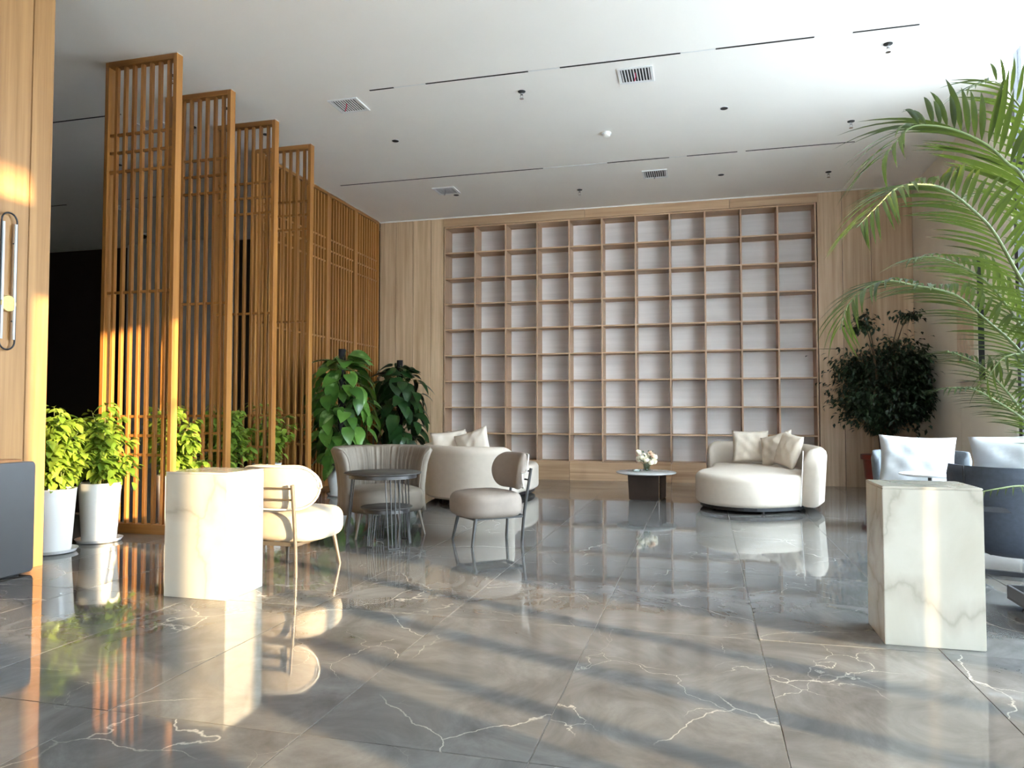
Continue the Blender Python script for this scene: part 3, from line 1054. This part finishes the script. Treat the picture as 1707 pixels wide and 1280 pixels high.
gc = thing('grey_cabinet', 'dark grey rounded-corner metal cabinet against the wood wall', 'cabinet', (XL, 3.5, 0))
ol = []
def rrect(y0, y1, z0, z1, r, n=6):
    o = []
    for cy, cz, a0 in ((y1-r, z1-r, 0), (y0+r, z1-r, 90), (y0+r, z0+r, 180), (y1-r, z0+r, 270)):
        for k in range(n+1):
            a = math.radians(a0+90*k/n)
            o.append((cy+r*math.cos(a), cz+r*math.sin(a)))
    return o
pr = rrect(-.6, .585, .012, .765, .03)
MB().rings([[(.002, y_, z) for y_, z in pr], [(.145, y_, z) for y_, z in pr], [(.150, y_*.995, .39+(z-.39)*.99) for y_, z in pr]]).build('body', GREYCAB, gc, smooth='auto')
MB().box(.002, .13, -.5, .50, .766, .782).build('top_strip', COPPER, gc, bevel=.002)
MB().box(.02, .12, -.5, .5, 0, .013).build('foot', BLACKM, gc)

# ------------------------------------------------------------------ picture on the right wall
pm, nt, b = new_mat('abstract_peach_print')
tc = N(nt, 'ShaderNodeTexCoord')
sp = N(nt, 'ShaderNodeSeparateXYZ')
nt.links.new(tc.outputs['Object'], sp.inputs[0])
nz = N(nt, 'ShaderNodeTexNoise')
nz.inputs['Scale'].default_value = 4
nz.inputs['Detail'].default_value = 6
nz.inputs['Distortion'].default_value = 1.5
nt.links.new(tc.outputs['Object'], nz.inputs['Vector'])
r = ramp(nt, [(.3, (.42, .33, .25)), (.5, (.60, .42, .30)), (.7, (.66, .60, .50))])
nt.links.new(nz.outputs['Fac'], r.inputs[0])
nt.links.new(r.outputs[0], b.inputs['Base Color'])
b.inputs['Roughness'].default_value = .35
pc = thing('wall_picture', 'tall abstract peach picture with deep black edge on the beige wall', 'picture', (XR, 9.35, 1.45))
MB().box(-.06, 0, -.36, .40, 0, 1.35).build('frame', BLACKM, pc)
MB().box(-.064, -.0601, -.358, .398, .002, 1.348).build('mount', BEIGE, pc)
MB().box(-.068, -.0641, -.24, .30, .22, 1.22).build('print', pm, pc)
mb = MB()
for y0, hgt, wd in ((.20, .12, .10), (-.12, .07, .14), (-.2, .05, .08)):
    mb.add([(-.0685, y0-wd/2, .22), (-.0685, y0+wd/2, .22), (-.0685, y0, .22+hgt), (-.0682, y0-wd/2, .22), (-.0682, y0+wd/2, .22), (-.0682, y0, .22+hgt)],
           [(0, 1, 2), (3, 5, 4), (0, 3, 4, 1), (1, 4, 5, 2), (2, 5, 3, 0)])
mb.build('painted_hills', SLATE, pc)

# ------------------------------------------------------------------ ceiling fittings
KC = (ZC-H)/(4.06-H)
def vent(label, x, y, ribbon):
    t = thing('air_vent', label, 'vent', (x*KC, y*KC, ZC), 0, 'square ceiling air vents')
    a = .17
    MB().box(-a, a, -a, -a+.028, -.012, -.001).build('frame_bar', WHITEP, t, bevel=.002)
    MB().box(-a, a, a-.028, a, -.012, -.001).build('frame_bar', WHITEP, t, bevel=.002)
    MB().box(-a, -a+.028, -a+.028, a-.028, -.012, -.001).build('frame_bar', WHITEP, t, bevel=.002)
    MB().box(a-.028, a, -a+.028, a-.028, -.012, -.001).build('frame_bar', WHITEP, t, bevel=.002)
    MB().box(-a+.02, a-.02, -a+.02, a-.02, -.002, -.0005).build('duct', BLACKH, t)
    me = MB().box(-.005, .005, -a+.028, a-.028, -.009, -.003).build('louvre', WHITEP, None, link=False)
    for k in range(10):
        put('louvre', me, t, Matrix.Translation((-a+.028+.0284*(k+.5), 0, 0)))
    if ribbon:
        MB().tube([(0, -.05, -.008), (.004, -.06, -.05), (-.006, -.07, -.095)], .005, 6).build('ribbon', ribbon, t, smooth=True)
vent('ceiling vent with red ribbon just right of the slat screens', -3.275, 6.33, PINK)
vent('ceiling vent with dark open louvres, nearest the top centre', -.54, 6.38, PINK)
vent('ceiling vent above the left end of the bookshelf', -3.29, 9.15, RIBBON_D)
vent('ceiling vent above the middle of the bookshelf', -.545, 9.15, RIBBON_D)
vent('ceiling vent seen through the slats of the nearest screen', -5.45, 6.30, None)
vent('ceiling vent far back in the dark space beyond the screens', -8.1, 8.8, None)

def slot(label, y, segs, blanks):
    t = thing('slot_diffuser', label, 'diffuser', (0, y*KC, ZC), 0, 'linear ceiling slot diffusers')
    for a, b_ in segs:
        MB().box(a*KC, b_*KC, -.010, .010, -.004, -.0005).build('slot', BLACKH, t)
    for a, b_ in blanks:
        MB().box(a*KC, b_*KC, -.008, .008, -.003, -.0005).build('blank_strip', WHITEP, t)
slot('long black slot in the ceiling nearer the viewer', 6.085, [(-2.94, -2.70), (-2.39, -1.44), (-1.16, -.15), (.13, .88), (1.16, 1.63)], [(-2.70, -2.39), (-1.44, -1.16), (-.15, .13), (.88, 1.16)])
slot('long black slot in the ceiling nearer the bookshelf', 8.60, [(-4.56, -1.85), (-1.07, -.35), (-.15, .41), (.5, 1.64)], [(-1.85, -1.07), (-.35, -.15)])
slot('ceiling slot left of the nearest slat screen', 5.955, [(-7.3, -5.57)], [])
slot('ceiling slot deep in the dark space at left', 8.42, [(-10.2, -8.78), (-7.8, -6.2)], [])

def sprinkler(label, x, y):
    t = thing('sprinkler', label, 'sprinkler', (x*KC, y*KC, ZC), 0, 'ceiling sprinkler heads')
    MB().lathe([(.040, -.001), (.038, -.006), (.022, -.012)], 20).build('rose_plate', BLACKH, t, smooth='auto')
    MB().lathe([(.012, -.010), (.014, -.035), (.006, -.04)], 12).build('body', CHROME, t, smooth='auto')
    for s in (-1, 1):
        MB().tube([(s*.010, 0, -.034), (s*.014, 0, -.055), (s*.003, 0, -.075)], .0028, 6).build('yoke_arm', CHROME, t, smooth=True)
    MB().lathe([(.022, -.078), (.022, -.075), (.004, -.074)], 16).build('deflector', CHROME, t, smooth='auto')
sprinkler('chrome sprinkler below the nearer ceiling slot', -1.59, 6.46)
sprinkler('chrome sprinkler nearest the upper right of the ceiling', 1.47, 6.35)
sprinkler('chrome sprinkler right of the farther ceiling slot, above the palm', 1.49, 7.98)
sprinkler('sprinkler above the middle of the bookshelf near the wall', -1.56, 9.57)
sprinkler('sprinkler above the right end of the bookshelf', 1.53, 9.62)
sprinkler('sprinkler seen through the top of the second screen', -5.1, 6.42)
sprinkler('sprinkler seen through the top corner of the nearest screen', -4.49, 5.37)

def downlight(label, x, y):
    t = thing('downlight', label, 'downlight', (x*KC, y*KC, ZC), 0, 'recessed ceiling downlights')
    MB().lathe([(.036, -.0015), (.046, -.004), (.048, -.001)], 28).build('trim_ring', WHITEP, t, smooth='auto')
    MB().lathe([(.001, -.0046), (.040, -.0048), (.040, -.0012)], 28).build('lens', BLACKH, t, smooth='auto')
downlight('round black downlight between the left vents', -3.22, 7.31)
downlight('round black downlight in the middle right of the ceiling', .23, 7.32)
downlight('round black downlight beside the vent above the left bookshelf', -3.23, 9.38)
downlight('round black downlight near the bookshelf at right', .25, 9.40)
downlight('downlight at the top corner of the second screen', -4.47, 6.09)
downlight('downlight at the top corner of the third screen', -4.48, 6.79)
downlight('downlight seen low through the nearest screen', -6.74, 7.20)
sm = thing('smoke_detector', 'round cream smoke detector in the middle of the ceiling', 'detector', (-.96*KC, 7.66*KC, ZC))
MB().lathe([(.055, -.001), (.057, -.018), (.050, -.024)], 32).build('base', WHITEP, sm, smooth='auto')
MB().lathe([(.046, -.024), (.040, -.045), (.022, -.055), (.002, -.057)], 32).build('sensor', PIPING, sm, smooth='auto')
cmr = thing('security_camera', 'small dome security camera glimpsed through the nearest screen', 'camera', (-10.0, 11.3, ZC))
MB().lathe([(.06, -.001), (.062, -.03), (.05, -.04)], 24).build('base', WHITEP, cmr, smooth='auto')
MB().lathe([(.05, -.04), (.046, -.07), (.025, -.092), (.002, -.097)], 24).build('dome', BLACKH, cmr, smooth='auto')

# ------------------------------------------------------------------ plants
def leaf_mesh(name, mat, L, W, cup=.15, droop=.25, heart=0.0, nseg=6):
    """pointed oval leaf along +X, normal +Z, folded along the midrib"""
    vs, fs = [], []
    for i in range(nseg+1):
        t = i/nseg
        wv = W*(math.sin(PI*t**.8)**.8 if 0 < t < 1 else 0)*(1-.25*t)
        x = L*t
        z = -droop*L*t*t
        back = -heart*L*(1-t)**6 if i else 0
        vs += [(x+back, -wv, z+cup*wv), (x, 0, z), (x+back, wv, z+cup*wv)]
    for i in range(nseg):
        a = i*3
        fs += [(a, a+3, a+4, a+1), (a+1, a+4, a+5, a+2)]
    mb = MB().add(vs, fs)
    me = mb.build(name, mat, None, smooth=True, link=False)
    bm = bmesh.new()
    bm.from_mesh(me)
    bmesh.ops.remove_doubles(bm, verts=bm.verts, dist=1e-5)
    bm.to_mesh(me)
    bm.free()
    return me


def frame_mw(pos, d, up, scale):
    x = Vector(d).normalized()
    y_ = Vector(up).cross(x)
    if y_.length < 1e-4:
        y_ = x.orthogonal()
    y_.normalize()
    z = x.cross(y_)
    m = Matrix((x, y_, z)).transposed().to_4x4()
    m.translation = pos
    return m@Matrix.Scale(scale, 4)


pot_me = {}
def pot_part(t, r, h, mat, saucer=True, belly=0):
    prof = [(r*.80, .014), (r*.82, .03)]
    for k in range(1, 9):
        q = k/8
        prof.append((r*(.82+.18*q)+belly*math.sin(PI*q), .03+(h-.04)*q))
    prof += [(r+.004, h), (r-.012, h), (r-.016, h-.04)]
    MB().lathe(prof, 40).build('pot', mat, t, smooth='auto')
    MB().lathe([(.001, h-.05), (r-.015, h-.052)], 24).build('soil', SOIL, t)
    if saucer:
        MB().lathe([(r*.85, 0), (r*1.02, .006), (r*1.12, .030), (r*1.09, .030), (r*.98, .013), (.01, .012)], 40).build('saucer', mat, t, smooth='auto')


shrub_leaf = leaf_mesh('leaf', L_SHRUB, .082, .030, .3, .35)
def shrub(label, loc, seed, nst=38, nl=285, R=.30, z1=1.16):
    rnd = random.Random(seed)
    t = thing('potted_shrub', label, 'potted plant', loc, rnd.uniform(0, 6), 'bushy shrubs in white pots beside the screens')
    pot_part(t, .165, .50, POT)
    mb = MB()
    tips = []
    for k in range(nst):
        a = rnd.uniform(0, 2*PI)
        rr = (R-.05)*math.sqrt(rnd.uniform(.02, 1))
        zt = .50+.06+(z1-.60)*rnd.uniform(.12, 1)*math.sqrt(max(.15, 1-(rr/R)**2*.75))
        p0 = Vector((.05*math.cos(a), .05*math.sin(a), .44))
        p2 = Vector((rr*math.cos(a), rr*math.sin(a), zt))
        p1 = Vector((p2.x*.45, p2.y*.45, .44+(zt-.44)*.7))
        path = catmull([p0, p1, p2], 5)
        mb.tube(path, [.004-.0024*i/(len(path)-1) for i in range(len(path))], 5)
        tips.append(path)
    mb.build('stems', STEM, t, smooth=True)
    extra = MB()
    lv = [v.co.copy() for v in shrub_leaf.vertices]
    lf = [tuple(p.vertices) for p in shrub_leaf.polygons]
    for k in range(nl+420):
        path = tips[k % nst]
        q = 1-.70*rnd.random()**1.3
        i = min(len(path)-2, int(q*(len(path)-1)))
        p = path[i].lerp(path[i+1], q*(len(path)-1)-i)
        a = rnd.uniform(0, 2*PI)
        out = Vector((p.x, p.y, 0))
        d = Vector((math.cos(a), math.sin(a), rnd.uniform(-.75, .25)))+out*2.6
        p = p+d.normalized()*rnd.uniform(.0, .06)
        if k % 9 == 0:
            p.z -= rnd.uniform(0, .12)
        mw = frame_mw(p, d, (rnd.uniform(-.5, .5), rnd.uniform(-.5, .5), 1), rnd.uniform(.7, 1.3))
        if k < nl:
            put('leaf', shrub_leaf, t, mw)
        else:
            extra.add([mw@v for v in lv], lf)
    stuff(extra.build('inner_foliage', L_SHRUB, t, smooth=True))
    return t
shrub('bushy green shrub in a white pot half hidden by the wood wall', (-4.97, 4.70, 0), 21, R=.26, z1=1.20)
shrub('bushy sunlit shrub in a white pot before the nearest slat screen', (-5.00, 5.20, 0), 22, R=.33, z1=1.22)
shrub('bushy bright shrub between the nearest and second screens', (-4.92, 6.02, 0), 23, R=.33, z1=1.28)
shrub('shaded shrub between the second and third screens', (-4.95, 6.80, 0), 24, R=.32, z1=1.26)
shrub('shaded shrub between the third and farthest screens', (-4.95, 7.60, 0), 25, R=.32, z1=1.30)


def pothos(label, loc, seed, mat, h_pot, zpole, R, nl, size):
    rnd = random.Random(seed)
    t = thing('climbing_pothos', label, 'potted plant', loc, 0, 'tall climbing plants in the back left corner')
    pot_part(t, .165, h_pot, POT, True, .03)
    MB().tube([(0, 0, h_pot-.05), (0, 0, zpole)], .048, 16).build('moss_pole', MOSSPOLE, t, smooth='auto')
    me = leaf_mesh('leaf', mat, size, size*.40, .22, .45, .20, 7)
    st_ = MB()
    for k in range(nl):
        q = (k+.5)/nl
        z = h_pot-.12+(zpole-.12-h_pot+.12)*q
        a = k*2.399+rnd.uniform(-.4, .4)
        bulge = .55+.45*math.sin(PI*min(1, max(0, (q*.92+.05))))
        rr = R*bulge*(.30+.58*rnd.random()**.7)
        if q > .9:
            rr *= .75
        p = Vector((rr*math.cos(a), rr*math.sin(a), z+rnd.uniform(-.04, .06)))
        d = Vector((math.cos(a+rnd.uniform(-.5, .5)), math.sin(a+rnd.uniform(-.5, .5)), rnd.uniform(-1.5, -.1) if q < .88 else rnd.uniform(-.2, .4)))
        st_.tube(catmull([(0.03*math.cos(a), .03*math.sin(a), z-.05), (rr*.5*math.cos(a), rr*.5*math.sin(a), p.z+.05), tuple(p)], 3), .004, 5)
        put('leaf', me, t, frame_mw(p, d, (math.cos(a)*.8, math.sin(a)*.8, .6), rnd.uniform(.75, 1.25)))
    st_.build('stems', STEM, t, smooth=True)
pothos('tall glossy green climbing plant in a white pot behind the tub armchair', (-4.62, 8.80, 0), 31, L_POTH, .55, 1.93, .46, 180, .25)
pothos('darker climbing plant on a black pole in the back corner', (-4.68, 10.85, 0), 32, L_POTHD, .55, 1.92, .46, 180, .25)

# dark bushy tree in the right-hand corner
dt = thing('dark_potted_tree', 'dark bushy small-leaved tree in a red pot in the right back corner', 'potted plant', (2.38, 10.95, 0))
pot_part(dt, .26, .52, REDPOT, False)
MB().lathe([(.262, .45), (.285, .455), (.285, .515), (.262, .52)], 36).build('pot_rim', REDPOT, dt, smooth='auto')
rnd = random.Random(5)
mb = MB()
br = []
for k in range(34):
    a = rnd.uniform(0, 2*PI)
    rr = .66*math.sqrt(rnd.uniform(.05, 1))
    up_ = k < 5
    zt = rnd.uniform(2.2, 2.42) if up_ else 1.25+.85*rnd.random()
    if up_:
        rr *= .75
    p0 = Vector((.03*math.cos(a), .03*math.sin(a), .48))
    p1 = Vector((rr*.3*math.cos(a), rr*.3*math.sin(a), zt*.72))
    p2 = Vector((rr*.75*math.cos(a), rr*.75*math.sin(a), zt))
    p3 = Vector((rr*math.cos(a), rr*math.sin(a), zt-(.05 if up_ else .22)))
    p2.x, p3.x = min(p2.x, .42), min(p3.x, .46)
    path = catmull([p0, p1, p2, p3], 5)
    mb.tube(path, [.011-.008*i/(len(path)-1) for i in range(len(path))], 6)
    br.append((path, up_))
mb.build('branches', BARK, dt, smooth=True)
mb = MB()
def small_leaf(mb, p, d, nrm, L, W):
    d = d.normalized()
    s = d.cross(nrm)
    if s.length < 1e-4:
        return
    s.normalize()
    n2 = s.cross(d)
    a, b1, b2, c = p, p+d*L*.45+s*W+n2*W*.3, p+d*L*.45-s*W+n2*W*.3, p+d*L-n2*L*.15
    mb.add([a, b1, p+d*L*.5, b2, c], [(0, 2, 1), (0, 3, 2), (1, 2, 4), (2, 3, 4)])
for path, up_ in br:
    for j in range(60 if up_ else 300):
        q = .5+.5*rnd.random()**.7
        if up_:
            q = .72+.28*rnd.random()
        i = min(len(path)-2, int(q*(len(path)-1)))
        p = path[i].lerp(path[i+1], q*(len(path)-1)-i)
        sp_ = .07 if up_ else .17
        off = Vector((rnd.gauss(0, sp_), rnd.gauss(0, sp_), rnd.gauss(0, sp_*.5)-(.0 if up_ else .08)))
        p = p+off
        p.y = min(p.y, .60)
        p.x = min(p.x, .47)
        d = Vector((rnd.uniform(-1, 1)+p.x, rnd.uniform(-1, 1)+p.y, rnd.uniform(-1.2, .2)))
        small_leaf(mb, p, d, Vector((rnd.uniform(-.5, .5), rnd.uniform(-.5, .5), 1)), rnd.uniform(.06, .10), .020)
for k in range(700):       # hanging skirt of leaves down towards the pot
    z = rnd.uniform(.80, 1.35)
    rr = (.16+.30*(z-.8)/.55)*math.sqrt(rnd.random())
    a = rnd.uniform(0, 2*PI)
    small_leaf(mb, Vector((rr*math.cos(a), rr*math.sin(a), z)), Vector((math.cos(a), math.sin(a), -1)), Vector((math.cos(a), math.sin(a), 1)), rnd.uniform(.05, .085), .016)
stuff(mb.build('foliage', L_FICUS, dt))

# palm on a rolling tray at the right edge
PB = Vector((1.95, 4.52, 0))
tr = thing('plant_trolley', 'dark grey rolling plant tray on castors at the right edge', 'trolley', (PB.x+.07, PB.y-.03, 0))
MB().box(-.34, .34, -.30, .33, .035, .050).build('deck', GREYCAB, tr, bevel=.003)
for (a, b_, c, d) in ((-.34, .34, -.30, -.285), (-.34, .34, .315, .33), (-.34, -.325, -.285, .315), (.325, .34, -.285, .315)):
    MB().box(a, b_, c, d, .050, .115).build('side_rail', GREYCAB, tr, bevel=.002)
for x in (-.27, .27):
    for y_ in (-.23, .26):
        MB().tube([(x, y_-.012, .018), (x, y_+.012, .018)], .018, 14).build('castor', BLACKM, tr, smooth='auto')

pt = thing('palm', 'tall feathery palm arching in from the right edge', 'potted plant', (PB.x, PB.y, .0505))
MB().lathe([(.17, 0), (.19, .02), (.235, .36), (.245, .37), (.232, .37), (.222, .33)], 40).build('pot', POT, pt, smooth='auto')
MB().lathe([(.001, .325), (.223, .323)], 24).build('soil', SOIL, pt)
leaflet = leaf_mesh('leaflet', L_PALM, 1.0, .038, .35, .34, 0, 7)
leaflet_v = [Vector(v.co) for v in leaflet.vertices]
leaflet_f = [tuple(p.vertices) for p in leaflet.polygons]
rnd = random.Random(17)
count = [0]
PT0 = Vector((PB.x, PB.y, .0505))
def frond(path_px, n_pair, length, single, lift=.55, a0=.30, tilt=0.0):
    """path_px: (px, py, depth) measured on the photograph, root first"""
    pts = [Vector((rnd.uniform(-.05, .05), rnd.uniform(-.05, .05), .33))]
    pp = [at(*p)-PT0 for p in path_px]
    pts.append(pts[0].lerp(pp[0], .5)+Vector((0, 0, .10)))
    path = catmull(pts+pp, 7)
    m = len(path)
    fr_ = MB().tube(path, [.012*(1-.85*i/(m-1)) for i in range(m)], 7).build('frond', STEM, pt, smooth=True)
    st_ = MB()
    L = [0]
    for i in range(1, m):
        L.append(L[-1]+(path[i]-path[i-1]).length)
    start = L[-1]*a0
    for k in range(n_pair):
        q = (k+.5)/n_pair
        s = start+(L[-1]-start)*q*.99
        i = max(j for j in range(m-1) if L[j] <= s)
        p = path[i].lerp(path[i+1], (s-L[i])/(L[i+1]-L[i]))
        tg = (path[i+1]-path[i]).normalized()
        side = tg.cross(Vector((0, 0, 1))).normalized()
        upv = side.cross(tg)
        side2 = (side*math.cos(tilt)+upv*math.sin(tilt)).normalized()
        up2 = side2.cross(tg)
        ln = length*(.45+.55*math.sin(PI*min(1, .12+q*.80)))*rnd.uniform(.85, 1.1)
        fw_ = .55+1.1*q
        for sg in (-1, 1):
            d = side2*sg+tg*fw_*rnd.uniform(.85, 1.15)+up2*lift*(1-.6*q)*rnd.uniform(.6, 1.3)
            mw = frame_mw(p, d, up2+Vector((0, 0, .3)), ln)
            if single:
                put('leaflet', leaflet, fr_, mw)
                count[0] += 1
            else:
                st_.add([mw@v for v in leaflet_v], leaflet_f)
    if not single:
        stuff(st_.build('leaflets', L_PALM, fr_, smooth=True))
# fronds in view: lit one, upper, middle, dark middle, low ones
frond([(1760, 560, 3.85), (1704, 470, 3.70), (1659, 391, 3.58), (1626, 354, 3.50), (1577, 316, 3.40), (1532, 307, 3.30), (1494, 314, 3.22), (1464, 342, 3.16), (1427, 380, 3.10)], 48, .36, True, .45)
frond([(1765, 420, 4.1), (1707, 300, 4.0), (1678, 271, 3.95), (1644, 241, 3.9), (1599, 219, 3.85), (1554, 209, 3.8), (1517, 213, 3.76), (1488, 244, 3.72), (1470, 268, 3.70)], 48, .52, True, 1.2)
frond([(1740, 640, 4.2), (1690, 575, 4.15), (1644, 534, 4.1), (1601, 497, 4.05), (1566, 483, 4.0), (1526, 476, 3.95), (1482, 468, 3.9), (1444, 480, 3.85), (1413, 509, 3.8), (1400, 550, 3.78)], 48, .34, True, .25)
frond([(1750, 610, 4.5), (1700, 540, 4.5), (1650, 475, 4.5), (1600, 442, 4.45), (1555, 428, 4.4), (1515, 432, 4.35)], 36, .38, False, .35)
frond([(1745, 730, 4.3), (1707, 690, 4.2), (1680, 655, 4.1), (1640, 613, 4.05), (1600, 592, 4.0), (1575, 585, 3.95)], 32, .28, False, .3)
frond([(1740, 740, 4.0), (1707, 700, 3.95), (1660, 668, 3.85), (1620, 648, 3.8), (1575, 646, 3.75)], 30, .24, False, .25)
frond([(1790, 500, 4.3), (1760, 330, 4.25), (1725, 220, 4.2), (1690, 165, 4.15), (1655, 135, 4.1), (1610, 150, 4.05)], 36, .38, False, .6)
frond([(1790, 560, 4.6), (1740, 420, 4.7), (1700, 350, 4.75), (1660, 320, 4.8), (1610, 330, 4.85)], 34, .36, False, .5)
frond([(1760, 640, 4.5), (1720, 560, 4.6), (1690, 500, 4.65), (1660, 450, 4.7), (1625, 430, 4.75)], 34, .34, False, .4)
frond([(1775, 640, 4.0), (1735, 600, 3.9), (1700, 590, 3.85), (1668, 600, 3.8), (1640, 640, 3.78)], 20, .26, False, .2)
frond([(1790, 830, 3.9), (1740, 815, 3.85), (1700, 810, 3.8), (1660, 815, 3.76), (1635, 820, 3.74)], 14, .13, False, .1)
frond([(1850, 400, 4.3), (1880, 250, 4.4), (1930, 180, 4.5), (2000, 180, 4.6), (2050, 230, 4.7)], 24, .36, False, .5)
frond([(1860, 500, 4.0), (1930, 400, 3.9), (2010, 380, 3.8), (2080, 430, 3.7)], 22, .36, False, .4)
